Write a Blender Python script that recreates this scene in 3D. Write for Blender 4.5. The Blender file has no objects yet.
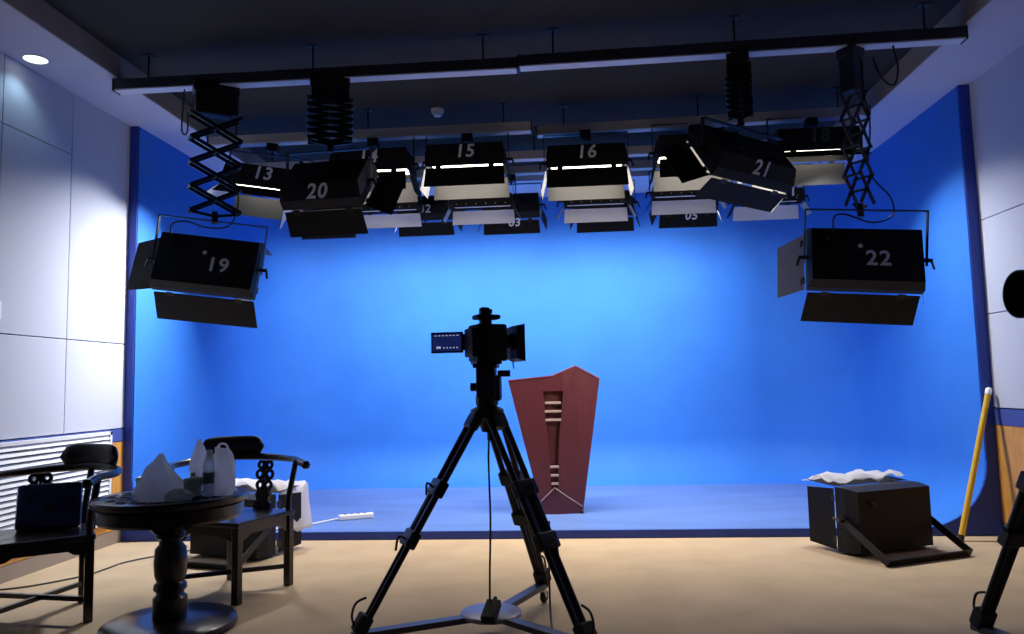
import bpy, bmesh, math, random
from math import pi, sin, cos, radians as R_
from mathutils import Vector, Matrix, Euler, noise

sc = bpy.context.scene
C = sc.collection
# ------------------------------------------------------------------ camera, world, exposure
cd = bpy.data.cameras.new('camera'); cam = bpy.data.objects.new('camera', cd); C.objects.link(cam)
cd.sensor_width = 36.0; cd.lens = 760.0 / 1024.0 * 36.0; cd.clip_start = 0.05
cam.location = (0, 0, 1.28)
cam.rotation_euler = (Matrix.Rotation(R_(4.36), 3, 'Z') @ Matrix.Rotation(R_(95.04), 3, 'X') @ Matrix.Rotation(R_(-1.29), 3, 'Z')).to_euler()
sc.camera = cam
w = bpy.data.worlds.new('world'); sc.world = w; w.use_nodes = True
w.node_tree.nodes['Background'].inputs[0].default_value = (0.10, 0.14, 0.35, 1)
w.node_tree.nodes['Background'].inputs[1].default_value = 0.02
sc.view_settings.view_transform = 'Standard'; sc.view_settings.look = 'None'
sc.view_settings.gamma = 1.0; sc.view_settings.use_curve_mapping = False
sc.view_settings.exposure = 0.0
sc.cycles.use_denoising = True
sc.cycles.max_bounces = 8; sc.cycles.diffuse_bounces = 5
sc.cycles.sample_clamp_indirect = 6.0
# watts of the studio lamps
W_ROW = 27.5; W_CYC = 25.0; W_FRONT = 18.0; W_DOWN = 1.4; W_SIDE = 48.0
WARM = (1.0, 0.90, 0.78); COOL = (0.93, 0.95, 1.0)

# ------------------------------------------------------------------ materials
MATS = {}
def mat(name, col, rough=0.5, metal=0.0, spec=0.5, var=0.0, vscale=8.0, bump=0.0, bscale=60.0, stretch=None, emit=None, estr=0.0, coat=0.0):
    m = bpy.data.materials.new(name); m.use_nodes = True
    nt = m.node_tree; b = nt.nodes['Principled BSDF']
    b.inputs['Base Color'].default_value = (*col, 1); b.inputs['Roughness'].default_value = rough
    b.inputs['Metallic'].default_value = metal; b.inputs['Specular IOR Level'].default_value = spec
    b.inputs['Coat Weight'].default_value = coat
    if emit:
        b.inputs['Emission Color'].default_value = (*emit, 1); b.inputs['Emission Strength'].default_value = estr
    if var or bump:
        tc = nt.nodes.new('ShaderNodeTexCoord'); mp = nt.nodes.new('ShaderNodeMapping')
        nt.links.new(tc.outputs['Object'], mp.inputs[0])
        if stretch: mp.inputs['Scale'].default_value = stretch
    if var:
        n = nt.nodes.new('ShaderNodeTexNoise'); n.inputs['Scale'].default_value = vscale; n.inputs['Detail'].default_value = 6
        nt.links.new(mp.outputs[0], n.inputs['Vector'])
        r = nt.nodes.new('ShaderNodeValToRGB')
        r.color_ramp.elements[0].position = 0.3; r.color_ramp.elements[1].position = 0.7
        r.color_ramp.elements[0].color = (*[c * (1 - var) for c in col], 1)
        r.color_ramp.elements[1].color = (*[min(1, c * (1 + var)) for c in col], 1)
        nt.links.new(n.outputs[0], r.inputs[0]); nt.links.new(r.outputs[0], b.inputs['Base Color'])
    if bump:
        n2 = nt.nodes.new('ShaderNodeTexNoise'); n2.inputs['Scale'].default_value = bscale; n2.inputs['Detail'].default_value = 4
        nt.links.new(mp.outputs[0], n2.inputs['Vector'])
        bp = nt.nodes.new('ShaderNodeBump'); bp.inputs['Strength'].default_value = bump; bp.inputs['Distance'].default_value = 0.01
        nt.links.new(n2.outputs[0], bp.inputs['Height']); nt.links.new(bp.outputs[0], b.inputs['Normal'])
    MATS[name] = m
    return m
def plastic_film(name, col, alpha):
    m = bpy.data.materials.new(name); m.use_nodes = True; nt = m.node_tree
    out = nt.nodes['Material Output']; b = nt.nodes['Principled BSDF']
    b.inputs['Base Color'].default_value = (*col, 1); b.inputs['Roughness'].default_value = 0.3
    tl = nt.nodes.new('ShaderNodeBsdfTranslucent'); tl.inputs[0].default_value = (*col, 1)
    m1 = nt.nodes.new('ShaderNodeMixShader'); m1.inputs[0].default_value = 0.5
    nt.links.new(b.outputs[0], m1.inputs[1]); nt.links.new(tl.outputs[0], m1.inputs[2])
    tr = nt.nodes.new('ShaderNodeBsdfTransparent'); m2 = nt.nodes.new('ShaderNodeMixShader'); m2.inputs[0].default_value = 1 - alpha
    nt.links.new(m1.outputs[0], m2.inputs[1]); nt.links.new(tr.outputs[0], m2.inputs[2])
    nt.links.new(m2.outputs[0], out.inputs[0]); MATS[name] = m
    return m

BLUE = (0.042, 0.203, 0.67)
M_cyc = mat('blue_studio_paint', BLUE, 0.65, spec=0.2, var=0.06, vscale=2.0)
M_stage = mat('scuffed_blue_stage_and_sheen', (0.105, 0.195, 0.48), 0.5, spec=0.4, var=0.12, vscale=1.6, stretch=(0.6, 2.5, 1))  # scuffs, with grazing reflection also put into the paler base colour
M_edge = mat('dark_blue_edge_paint', (0.012, 0.045, 0.36), 0.5)
M_carpet = mat('beige_carpet', (0.52, 0.40, 0.26), 0.95, spec=0.1, var=0.08, vscale=3.0, bump=0.5, bscale=220)
M_fabric = mat('grey_wall_fabric', (0.57, 0.59, 0.67), 0.9, spec=0.15, bump=0.15, bscale=300)
M_groove = mat('panel_groove', (0.10, 0.12, 0.18), 0.9)
M_wood = mat('orange_veneer', (0.70, 0.33, 0.06), 0.45, var=0.15, vscale=5.0, stretch=(1, 8, 1))
M_bluetrim = mat('blue_trim_paint', (0.06, 0.09, 0.33), 0.5)
M_skirt = mat('skirting_taupe', (0.30, 0.24, 0.19), 0.7)
M_white = mat('white_paint', (0.80, 0.80, 0.80), 0.5)
M_soffit = mat('soffit_paint', (0.62, 0.62, 0.72), 0.7)
M_fascia = mat('soffit_fascia_paint', (0.34, 0.30, 0.27), 0.7)
M_ceil = mat('black_ceiling_paint', (0.036, 0.034, 0.032), 0.9)
M_rail = mat('rail_aluminium', (0.50, 0.47, 0.45), 0.5)
M_track = mat('rail_track', (0.78, 0.78, 0.80), 0.4)
M_raildark = mat('rail_dark_face', (0.045, 0.045, 0.055), 0.5)
M_black = mat('black_housing', (0.009, 0.009, 0.011), 0.55, spec=0.25, var=0.1, vscale=20)
M_greyface = mat('lit_end_and_socket_grey', (0.12, 0.12, 0.13), 0.5)  # grey painted for a lit lamp end; also the plain socket colour
M_blackmetal = mat('black_metal', (0.009, 0.009, 0.012), 0.4, spec=0.4)
M_door = mat('black_door_leaf', (0.007, 0.007, 0.009), 0.6, spec=0.2)
M_leafsheen = mat('door_leaf_painted_sheen', (0.22, 0.21, 0.25), 0.5)  # glancing sheen on black leaves, put into the base colour as grey
M_silver = mat('silver_reflector', (0.30, 0.30, 0.30), 0.45)
M_darksilver = mat('darkened_silver_reflector', (0.045, 0.045, 0.044), 0.5)  # silver darkened in its colour to dim the lamp light on far leaves
M_panel = mat('white_reflector', (0.85, 0.85, 0.85), 0.5)
M_num = mat('number_vinyl', (0.88, 0.88, 0.88), 0.6)
M_numwhite = mat('white_number_vinyl', (0.93, 0.93, 0.93), 0.6, emit=None)
M_tube = mat('fluorescent_tube', (0.9, 0.9, 0.85), 0.4, emit=(1.0, 0.90, 0.74), estr=7.0)
M_tubeoff = mat('unlit_tube', (0.75, 0.75, 0.75), 0.3)
M_disc = mat('downlight_diffuser', (0.9, 0.9, 0.9), 0.4, emit=(0.88, 0.96, 1.0), estr=2.5)
M_rose = mat('rosewood', (0.008, 0.0035, 0.0035), 0.28, spec=0.4, var=0.25, vscale=6, stretch=(1, 1, 6), coat=0.2)
M_maroon = mat('maroon_veneer', (0.095, 0.0185, 0.026), 0.42, var=0.12, vscale=6, stretch=(6, 6, 0.6))
M_maroon2 = mat('maroon_recess', (0.10, 0.018, 0.020), 0.5)
M_gold = mat('pale_inlay', (0.40, 0.30, 0.28), 0.4)
M_film = plastic_film('white_plastic_film', (0.95, 0.95, 0.96), 0.88)
M_filmg = plastic_film('pale_green_film', (0.50, 0.66, 0.58), 0.6)
M_sheet = plastic_film('plastic_dust_sheet', (0.88, 0.88, 0.9), 0.82)
M_clear = plastic_film('clear_bottle_plastic', (0.80, 0.84, 0.88), 0.40)
M_label = mat('green_bottle_label', (0.07, 0.15, 0.12), 0.5)
M_cup = mat('celadon_glaze', (0.40, 0.52, 0.45), 0.25, coat=0.4)
M_cap = mat('white_cap', (0.8, 0.82, 0.82), 0.4)
M_rubber = mat('black_rubber', (0.012, 0.012, 0.012), 0.7)
M_screen = mat('camera_screen', (0.01, 0.01, 0.02), 0.15, emit=(0.02, 0.04, 0.25), estr=0.3)
M_icon = mat('screen_text', (0.6, 0.6, 0.7), 0.4, emit=(0.55, 0.6, 0.8), estr=0.6)
M_lens = mat('lens_glass', (0.01, 0.01, 0.03), 0.05, coat=1.0)
M_yellow = mat('yellow_pole_paint', (0.80, 0.50, 0.03), 0.45)
M_dolly = mat('dolly_metal', (0.30, 0.28, 0.32), 0.4, metal=0.3)
M_dollyarm = mat('dolly_arm_metal', (0.07, 0.065, 0.075), 0.4)
M_strip = mat('white_abs', (0.85, 0.85, 0.86), 0.4)
M_bag = mat('dark_blue_patterned_cloth', (0.016, 0.022, 0.07), 0.3, var=0.9, vscale=12)
M_detector = mat('cream_abs', (0.92, 0.86, 0.80), 0.5)
M_bolt = mat('bright_bolt', (0.6, 0.6, 0.62), 0.3, metal=0.8)
M_green = mat('dim_green_vinyl', (0.05, 0.09, 0.05), 0.6)
M_cord = mat('dark_cord', (0.02, 0.025, 0.02), 0.6)

# ------------------------------------------------------------------ mesh helpers
class MB:
    def __init__(s): s.bm = bmesh.new()
    def _xf(s, vs, M):
        bmesh.ops.transform(s.bm, matrix=M, verts=vs)
    def box(s, c, size, rot=None, bevel=0.0):
        g = bmesh.ops.create_cube(s.bm, size=1.0); vs = g['verts']
        if bevel > 0:
            s._xf(vs, Matrix.Diagonal((*size, 1)))
            es = list({e for v in vs for e in v.link_edges})
            r = bmesh.ops.bevel(s.bm, geom=es, offset=bevel, segments=2, affect='EDGES', profile=0.5)
            vs = list({v for f in r['faces'] for v in f.verts} | {v for v in vs if v.is_valid})
            M = Matrix.Translation(c) @ (rot.to_4x4() if rot else Matrix())
        else:
            M = Matrix.Translation(c) @ (rot.to_4x4() if rot else Matrix()) @ Matrix.Diagonal((*size, 1))
        s._xf(vs, M); return s
    def bar(s, a, b, wd, th, up=(0, 0, 1), bevel=0.0):     # rectangular bar from a to b; wd across, th along 'up'
        a = Vector(a); b = Vector(b); z = (b - a); L = z.length; z.normalize()
        u = Vector(up); x = u.cross(z)
        if x.length < 1e-4: x = Vector((1, 0, 0)).cross(z)
        x.normalize(); y = z.cross(x)
        rot = Matrix((x, y, z)).transposed()
        return s.box((a + b) / 2, (wd, th, L), rot, bevel)
    def tube(s, pts, r, n=10, cap=True):                   # swept round tube, r scalar or list
        pts = [Vector(p) for p in pts]; rs = r if isinstance(r, (list, tuple)) else [r] * len(pts)
        rings = []; px = None
        for i, p in enumerate(pts):
            t = (pts[min(i + 1, len(pts) - 1)] - pts[max(i - 1, 0)]).normalized()
            if px is None:
                px = t.orthogonal().normalized()
            else:
                px = (px - t * px.dot(t)).normalized()
            py = t.cross(px)
            rings.append([s.bm.verts.new(p + (px * cos(2 * pi * k / n) + py * sin(2 * pi * k / n)) * rs[i]) for k in range(n)])
        for a, b in zip(rings, rings[1:]):
            for k in range(n): s.bm.faces.new((a[k], a[(k + 1) % n], b[(k + 1) % n], b[k]))
        if cap: s.bm.faces.new(rings[0][::-1]); s.bm.faces.new(rings[-1])
        return s
    def cyl(s, a, b, r, n=16): return s.tube([a, b], r, n)
    def lathe(s, prof, c=(0, 0, 0), n=32, rot=None):       # prof: list of (r, z)
        rings = []; c = Vector(c)
        for r, z in prof:
            ring = []
            for k in range(n):
                v = Vector((max(r, 1e-4) * cos(2 * pi * k / n), max(r, 1e-4) * sin(2 * pi * k / n), z))
                if rot: v = rot @ v
                ring.append(s.bm.verts.new(v + c))
            rings.append(ring)
        for a, b in zip(rings, rings[1:]):
            for k in range(n): s.bm.faces.new((a[k], a[(k + 1) % n], b[(k + 1) % n], b[k]))
        s.bm.faces.new(rings[0][::-1]); s.bm.faces.new(rings[-1])
        return s
    def prism(s, poly, f0, f1):                             # poly of 2-D points; f0/f1 map (u, v) to the two faces
        a = [s.bm.verts.new(f0(*p)) for p in poly]; b = [s.bm.verts.new(f1(*p)) for p in poly]
        s.bm.faces.new(a); s.bm.faces.new(b[::-1])
        for i in range(len(poly)):
            j = (i + 1) % len(poly); s.bm.faces.new((a[j], a[i], b[i], b[j]))
        return s
    def torus(s, c, R, r, ax='Y', sx=1.0, sz=1.0, n=20, m=8):
        rings = []
        for i in range(n):
            t = 2 * pi * i / n; ring = []
            for k in range(m):
                p = 2 * pi * k / m; q = R + r * cos(p)
                v = Vector((q * cos(t) * sx, r * sin(p), q * sin(t) * sz))
                if ax == 'Z': v = Vector((v.x, v.z, v.y))
                if ax == 'X': v = Vector((v.y, v.x, v.z))
                ring.append(s.bm.verts.new(v + Vector(c)))
            rings.append(ring)
        for i in range(n):
            a = rings[i]; b = rings[(i + 1) % n]
            for k in range(m): s.bm.faces.new((a[k], a[(k + 1) % m], b[(k + 1) % m], b[k]))
        return s
    def xf(s, M):
        s._xf(s.bm.verts[:], M); return s
    def build(s, name, m, parent=None, smooth=False, loc=None, rot=None, kind=None):
        bmesh.ops.recalc_face_normals(s.bm, faces=s.bm.faces[:])
        me = bpy.data.meshes.new(name); s.bm.to_mesh(me); s.bm.free()
        for mm in (m if isinstance(m, list) else [m]): me.materials.append(mm)
        if smooth:
            me.polygons.foreach_set('use_smooth', [True] * len(me.polygons))
            me.set_sharp_from_angle(angle=R_(40))
        o = bpy.data.objects.new(name, me); C.objects.link(o)
        if parent: o.parent = parent
        if loc: o.location = loc
        if rot: o.rotation_euler = rot
        if kind: o['kind'] = kind
        return o
def tag(o, label, cat, group=None):
    o['label'] = label; o['category'] = cat
    if group: o['group'] = group
    return o
def thing(name, label, cat, loc=(0, 0, 0), rot=(0, 0, 0), group=None):
    o = bpy.data.objects.new(name, None); C.objects.link(o); o.empty_display_size = 0.1
    o.location = loc; o.rotation_euler = rot
    return tag(o, label, cat, group)
def arc(c, r, a0, a1, n, ax='XY'):
    out = []
    for i in range(n + 1):
        a = R_(a0 + (a1 - a0) * i / n)
        out.append((c[0] + r * cos(a), c[1] + r * sin(a), c[2]) if ax == 'XY' else (c[0] + r * cos(a), c[1], c[2] + r * sin(a)))
    return out
def spline(pts, n=6):
    P = [Vector(p) for p in pts]; out = []
    for i in range(len(P) - 1):
        p0 = P[max(i - 1, 0)]; p1 = P[i]; p2 = P[i + 1]; p3 = P[min(i + 2, len(P) - 1)]
        for k in range(n):
            t = k / n
            out.append(0.5 * ((2 * p1) + (p2 - p0) * t + (2 * p0 - 5 * p1 + 4 * p2 - p3) * t * t + (3 * p1 - p0 - 3 * p2 + p3) * t ** 3))
    out.append(P[-1]); return out
def text_mesh(name, body, size, m, parent, loc, rot, shear=0.0):
    cu = bpy.data.curves.new(name, 'FONT'); cu.body = body; cu.size = size; cu.extrude = 0.0008; cu.offset = size * 0.022
    cu.align_x = 'CENTER'; cu.align_y = 'CENTER'; cu.shear = shear; cu.resolution_u = 3; cu.space_character = 1.12
    t = bpy.data.objects.new(name + '_tmp', cu); C.objects.link(t)
    dg = bpy.context.evaluated_depsgraph_get()
    me = bpy.data.meshes.new_from_object(t.evaluated_get(dg)); me.name = name
    bpy.data.objects.remove(t); bpy.data.curves.remove(cu)
    me.materials.clear(); me.materials.append(m)
    o = bpy.data.objects.new(name, me); C.objects.link(o); o.parent = parent; o.location = loc; o.rotation_euler = rot
    return o

# ------------------------------------------------------------------ the room
XL, XR = -3.915, 3.37; YB = -1.6; YS = 6.43; ZS = 3.68; ZC = 3.86; YE = 9.65
MB().box(((XL + XR) / 2, (YB + YS) / 2, -0.05), (XR - XL + 0.4, YS - YB + 0.2, 0.1)).build('floor', M_carpet, kind='structure')
MB().box(((XL + XR) / 2, 4.1, ZC + 0.05), (XR - XL + 0.4, 11.6, 0.1)).build('ceiling', M_ceil, kind='structure')
MB().box(((XL + XR) / 2, YB - 0.06, ZC / 2), (XR - XL + 0.4, 0.12, ZC)).build('wall_front', M_fabric, kind='structure')

def panel_wall(name, x, sgn, ys, zs, y0, y1):
    """padded fabric panels with thin recessed grooves; sgn = +1 faces +X"""
    mb = MB(); mb.box((x - sgn * 0.08, (y0 + y1) / 2, ZC / 2), (0.12, y1 - y0, ZC))
    wallo = mb.build(name, M_groove, kind='structure')
    pb = MB()
    for i in range(len(ys) - 1):
        for j in range(len(zs[i]) - 1):
            a, b = ys[i], ys[i + 1]; c, d = zs[i][j], zs[i][j + 1]
            pb.box((x - sgn * 0.012, (a + b) / 2, (c + d) / 2), (0.024, b - a - 0.007, d - c - 0.007), bevel=0.003)
    p = pb.build('fabric_panel', M_fabric, wallo)
    return wallo
zz = [0.972, 1.706, 3.18, ZS + 0.1]; zt = [0.972, 1.706, ZS + 0.1]
panel_wall('wall_left', XL, 1, [YB, 0.3, 1.45, 2.6, 3.75, 4.885, 5.63, YS], [zt, zt, zz, zz, zz, zz, zt], YB, YS)
zr = [1.005, 1.757, 2.525, ZS + 0.1]
panel_wall('wall_right', XR, -1, [YB, 0.4, 1.6, 2.8, 4.0, 5.2, YS], [zr] * 6, YB, YS)
# timber wainscot, blue band and skirting
MB().box((XL - 0.008, (YB + YS) / 2, 0.49), (0.016, YS - YB, 0.74)).build('trim_1', M_wood, kind='structure')
MB().box((XL - 0.006, (YB + YS) / 2, 0.916), (0.02, YS - YB, 0.105)).build('trim_2', M_bluetrim, kind='structure')
MB().box((XL - 0.012, (YB + YS) / 2, 0.06), (0.016, YS - YB, 0.12)).build('baseboard_left', M_skirt, kind='structure')
MB().box((XR + 0.008, (YB + YS) / 2, 0.49), (0.016, YS - YB, 0.76)).build('trim_3', M_wood, kind='structure')
MB().box((XR + 0.006, (YB + YS) / 2, 0.936), (0.02, YS - YB, 0.125)).build('trim_4', M_bluetrim, kind='structure')
MB().box((XR + 0.010, (YB + YS) / 2, 0.055), (0.016, YS - YB, 0.11)).build('baseboard_right', M_skirt, kind='structure')
# soffits: a shallow step down along both side walls and the rear
SL, SR, SB = -3.40, 2.78, 8.85
s1 = MB().box(((XL + SL) / 2 - 0.05, (YB + 9.9) / 2, (ZS + ZC) / 2), (SL - XL + 0.1, 9.9 - YB, ZC - ZS)).build('trim_5', M_soffit, kind='structure')
s2 = MB().box(((XR + SR) / 2 + 0.05, (YB + 9.9) / 2, (ZS + ZC) / 2), (XR - SR + 0.1, 9.9 - YB, ZC - ZS)).build('trim_6', M_soffit, kind='structure')
s3 = MB().box(((SL + SR) / 2, (SB + 9.9) / 2, (ZS + ZC) / 2), (SR - SL, 9.9 - SB, ZC - ZS)).build('trim_7', M_soffit, kind='structure')
MB().box((SL + 0.006, (YB + SB) / 2, (ZS + ZC) / 2 + 0.002), (0.012, SB - YB, ZC - ZS)).build('trim_8', M_fascia, kind='structure')
MB().box((SR - 0.006, (YB + SB) / 2, (ZS + ZC) / 2 + 0.002), (0.012, SB - YB, ZC - ZS)).build('trim_9', M_fascia, kind='structure')

# cyclorama: raised blue floor that sweeps up into three walls with coved edges
def cyclorama():
    xl, xr, ye, z0, r, RC = XL + 0.075, XR - 0.085, YE, 0.065, 0.52, 0.95
    def contour(inset):
        a, b, e, rc = xl + inset, xr - inset, ye - inset, RC - inset
        pts = [(a, YS)]
        pts += [(a + rc - rc * cos(t), e - rc + rc * sin(t)) for t in [pi / 2 * k / 12 for k in range(13)]]
        pts += [(b - rc + rc * sin(t), e - rc + rc * cos(t)) for t in [pi / 2 * k / 12 for k in range(13)]]
        pts += [(b, YS)]
        return pts
    prof = []
    for k in range(13):
        t = pi / 2 * k / 12
        prof.append((r * (1 - sin(t)), z0 + r * (1 - cos(t))))
    prof.append((0.0, ZS + 0.02))
    bm = bmesh.new(); rings = []
    for ins, z in prof: rings.append([bm.verts.new((x, y, z)) for x, y in contour(ins)])
    for a, b in zip(rings, rings[1:]):
        for k in range(len(a) - 1): bm.faces.new((a[k], a[k + 1], b[k + 1], b[k]))
    bm.faces.new(rings[0])
    me = bpy.data.meshes.new('wall_back'); 
    bmesh.ops.recalc_face_normals(bm, faces=bm.faces[:]); bm.to_mesh(me); bm.free()
    me.materials.append(M_cyc); me.materials.append(M_stage); me.polygons[len(me.polygons) - 1].material_index = 1; me.polygons.foreach_set('use_smooth', [True] * len(me.polygons)); me.set_sharp_from_angle(angle=R_(30))
    o = bpy.data.objects.new('wall_back', me); C.objects.link(o); o['kind'] = 'structure'
    # front cheek: the cut edge of the cyclorama facing the room, dark blue, with the coved inner outline
    inner = [(xl + i, z) for i, z in prof]; innr = [(xr - i, z) for i, z in prof]
    zt = ZS
    polyL = [(xl + r, 0.0), (XL + 0.0, 0.0), (XL, zt), (xl, zt)] + [p for p in reversed(inner[:-1])]
    polyR = [(xr - r, 0.0), (XR, 0.0), (XR, zt), (xr, zt)] + [p for p in reversed(innr[:-1])]
    polyM = [(xl + r, 0.0), (xr - r, 0.0), (xr - r, z0), (xl + r, z0)]
    for nm, poly in (('trim_10', polyL), ('trim_11', polyR), ('trim_12', polyM)):
        MB().prism(poly, lambda u, v: (u, YS - 0.012, v), lambda u, v: (u, YS + 0.012, v)).build(nm, M_edge, kind='structure')
cyclorama()
# light-tight shell behind the cyclorama
MB().box(((XL + XR) / 2, 9.95, ZC / 2), (XR - XL + 0.6, 0.1, ZC + 0.2)).build('trim_13', M_ceil, kind='structure')

# ------------------------------------------------------------------ ceiling rails
ZR = 3.58
def rail(x0, x1, y, label, dark, y1=None):
    y1 = y if y1 is None else y1
    t = thing('ceiling_rail', label, 'rail', ((x0 + x1) / 2, (y + y1) / 2, ZR), (0, 0, math.atan2(y1 - y, x1 - x0)), 'lighting rails under the ceiling')
    L = x1 - x0
    MB().box((0, 0, 0.05), (L, 0.09, 0.08), bevel=0.004).build('beam', M_raildark if dark else M_rail, t)
    MB().box((0, 0, 0.005), (L - 0.01, 0.094, 0.01)).build('bottom_track', M_track, t)
    for s in (-1, 1): MB().box((s * (L / 2 + 0.006), 0, 0.045), (0.012, 0.1, 0.095), bevel=0.003).build('end_cap', M_blackmetal, t)
    n = 3
    for k in range(n):
        x = -L / 2 + 0.25 + (L - 0.5) * k / (n - 1)
        MB().cyl((x, 0, 0.085), (x, 0, ZC - ZR + 0.004), 0.007, 8).box((x, 0, ZC - ZR - 0.004), (0.07, 0.07, 0.008)).build('ceiling_hanger', M_blackmetal, t)
    return t
RY1, RY2, RY3, RY4 = 5.42, 6.80, 7.68, 8.20
rail(-3.42, -0.335, RY1, 'long dark rail across the front left of the ceiling', True)
rail(-0.315, 2.78, RY1 - 0.03, 'long dark rail across the front right of the ceiling', True, RY1 - 0.10)
rail(-3.35, -0.305, RY2, 'grey-faced second rail on the left, above lamps 13 to 15', False)
rail(-0.255, 2.70, RY2 + 0.14, 'grey-faced second rail on the right, above lamps 16 to 18', False, RY2 + 0.02)
rail(-3.35, 2.72, RY3, 'third rail, thin blue-lit line above the unnumbered small lamps', False)
rail(-3.30, 2.72, RY4, 'rearmost rail close to the blue back wall', False)

# ------------------------------------------------------------------ studio lamps
def area(parent, sx, sy, watts, col, z, spread, aim=0.0, aimx=0.0):
    l = bpy.data.lights.new('lamp_light', 'AREA'); l.shape = 'RECTANGLE'; l.size = sx; l.size_y = sy; l.energy = watts; l.color = col; l.spread = R_(spread)      # beam narrowed directly to limit wall spill; no grid is modelled
    o = bpy.data.objects.new('lamp_light', l); C.objects.link(o); o.parent = parent; o.location = (0, 0, z); o.rotation_euler = (R_(aimx), R_(aim), 0)
    return o
def lamp(label, loc, rot, w=0.74, d=0.44, h=0.19, number=None, num_on='side', num_mat=None, near=25, far=25, left=35, right=35,
         dl=0.20, watts=0.0, col=WARM, group='studio lamps', side_col=None, yoke=None, yl=0.30, stem_to=None, num_size=0.13, num_dx=0.0, dot=False, num_rot=0.0, near_col=None, lit_end=False, rivets=False, dlf=None, shear=0.12, taper=0.72, spread=118, gap=0.026, far_m=None, cover=True, bar=0.036, aim=0.0, aimx=0.0):
    """soft panel lamp: local -Z is the light direction, -Y the side towards the room"""
    lit = watts > 0
    t = thing('studio_lamp', label, 'studio lamp', loc, rot, group)
    wt, dt = w * 0.95, d * taper                      # narrower at the back
    zf = h * 0.45
    b = MB()                                         # housing: open tray with sloped shoulders
    def ringv(x, y, z): return [b.bm.verts.new((sx * x / 2, sy * y / 2, z)) for sx, sy in ((-1, -1), (1, -1), (1, 1), (-1, 1))]
    o0, o1, o2 = ringv(w, d, 0), ringv(w, d, zf), ringv(wt, dt, h)
    i0, i1 = ringv(w - 0.016, d - 0.016, 0), ringv(w - 0.016, d - 0.016, zf - 0.006); i2 = ringv(wt - 0.016, dt - 0.016, h - 0.010)
    for p, q in ((o0, o1), (o1, o2), (i1, i0), (i2, i1), (i0, o0)):
        for k in range(4): b.bm.faces.new((p[k], p[(k + 1) % 4], q[(k + 1) % 4], q[k]))
    b.bm.faces.new(o2); b.bm.faces.new(i2[::-1])
    body = b.build('housing', M_black, t)
    MB().box((0, 0, h * 0.55), (wt - 0.03, dt * 0.9, 0.004)).build('reflector', M_silver, t)
    nt = 4
    for k in range(nt):
        y = (k - (nt - 1) / 2) * d * 0.21
        MB().cyl((-w / 2 + 0.04, y, h * 0.22), (w / 2 - 0.04, y, h * 0.22), 0.013, 8).build('tube', M_tube if lit else M_tubeoff, t, True)
    if rivets:
        for k in range(6): MB().lathe([(0.006, 0), (0.005, 0.004), (0.001, 0.006)], (-w / 2 + 0.08 + (w - 0.16) * k / 5, -d / 2, zf * 0.5), 8, Matrix.Rotation(pi / 2, 3, 'X')).build('rivet', M_bolt, body)
    MB().box((0, 0, h + 0.008), (wt * 0.5, dt * 0.5, 0.016), bevel=0.004).build('ballast_cover', M_black, t) if cover and not dot else None
    # four door leaves
    for nm, ang, L, hx, hy, ax in (('near', near, w - 0.02, 0, -1, 0), ('far', far, w - 0.02, 0, 1, 0), ('left', left, d - 0.02, -1, 0, 1), ('right', right, d - 0.02, 1, 0, 1)):
        if ang is None: continue
        a = R_(ang); ll = dl if nm != 'far' or dlf is None else dlf
        px, py = hx * (w / 2 + 0.004), hy * (d / 2 + 0.004)
        ox, oy, oz = hx * sin(a), hy * sin(a), -cos(a)              # leaf direction
        nx, ny, nz = hx * cos(a), hy * cos(a), sin(a)               # outward normal
        tp = 1.03 if ax == 0 else 0.93                              # the long leaves flare slightly
        outm = M_door
        if side_col is not None and nm in ('left', 'right'): outm = side_col
        if near_col is not None and nm == 'near': outm = near_col
        bm_ = MB(); q = []
        for side, off in ((0, 0.0015), (1, -0.0015)):
            for (s, dist, kf) in ((-1, gap, 1.0), (1, gap, 1.0), (1, gap + ll, tp), (-1, gap + ll, tp)):
                u = s * L / 2 * kf
                p = Vector((px + ox * dist + nx * off + (0 if ax else u), py + oy * dist + ny * off + (u if ax else 0), oz * dist + nz * off - 0.002))
                q.append(bm_.bm.verts.new(p))
        f1 = bm_.bm.faces.new(q[0:4]); f2 = bm_.bm.faces.new(q[4:8][::-1])
        for k in range(4): bm_.bm.faces.new((q[(k + 1) % 4], q[k], q[4 + k], q[4 + (k + 1) % 4]))
        bmesh.ops.recalc_face_normals(bm_.bm, faces=bm_.bm.faces[:])
        bm_.bm.faces.ensure_lookup_table()
        out_n = Vector((nx, ny, nz))
        for f in bm_.bm.faces: f.material_index = 1 if f.normal.dot(out_n) < -0.8 else 0
        door = bm_.build('barn_door', [outm, (far_m or M_darksilver) if nm == 'far' else M_silver], t)
        for k in (-1, 1):
            hb = MB(); u = k * L * 0.34
            c0 = Vector((px + (0 if ax else u), py + (u if ax else 0), 0)); c1 = c0 + Vector((ox, oy, oz)) * (gap + 0.03)
            hb.bar(c0 + Vector((nx, ny, nz)) * 0.003, c1 + Vector((nx, ny, nz)) * 0.003, 0.05, 0.003, (nx, ny, nz)); hb.build('hinge', M_blackmetal, door)
    # number
    nm_ = num_mat or M_num
    if number:
        if num_on == 'back':
            text_mesh('number', number, num_size, nm_, t, (num_dx, -dt * 0.08, h + 0.001), (0, 0, R_(num_rot)), shear)
        elif num_on == 'door':
            an = R_(near); dd = 0.045
            text_mesh('number', number, num_size, nm_, t, (num_dx, -(d / 2 + 0.004) - sin(an) * dd - cos(an) * 0.0028, -cos(an) * dd + sin(an) * 0.0028), (pi / 2 - an, 0, 0), shear)
        else:
            sl = math.atan2(h - zf, (d - dt) / 2)
            text_mesh('number', number, num_size, nm_, t, (num_dx, -(d + dt) / 4 - 0.002, (zf + h) / 2 - (0.02 if taper > 0.9 else -0.002)), (sl, 0, R_(num_rot)), shear)
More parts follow.
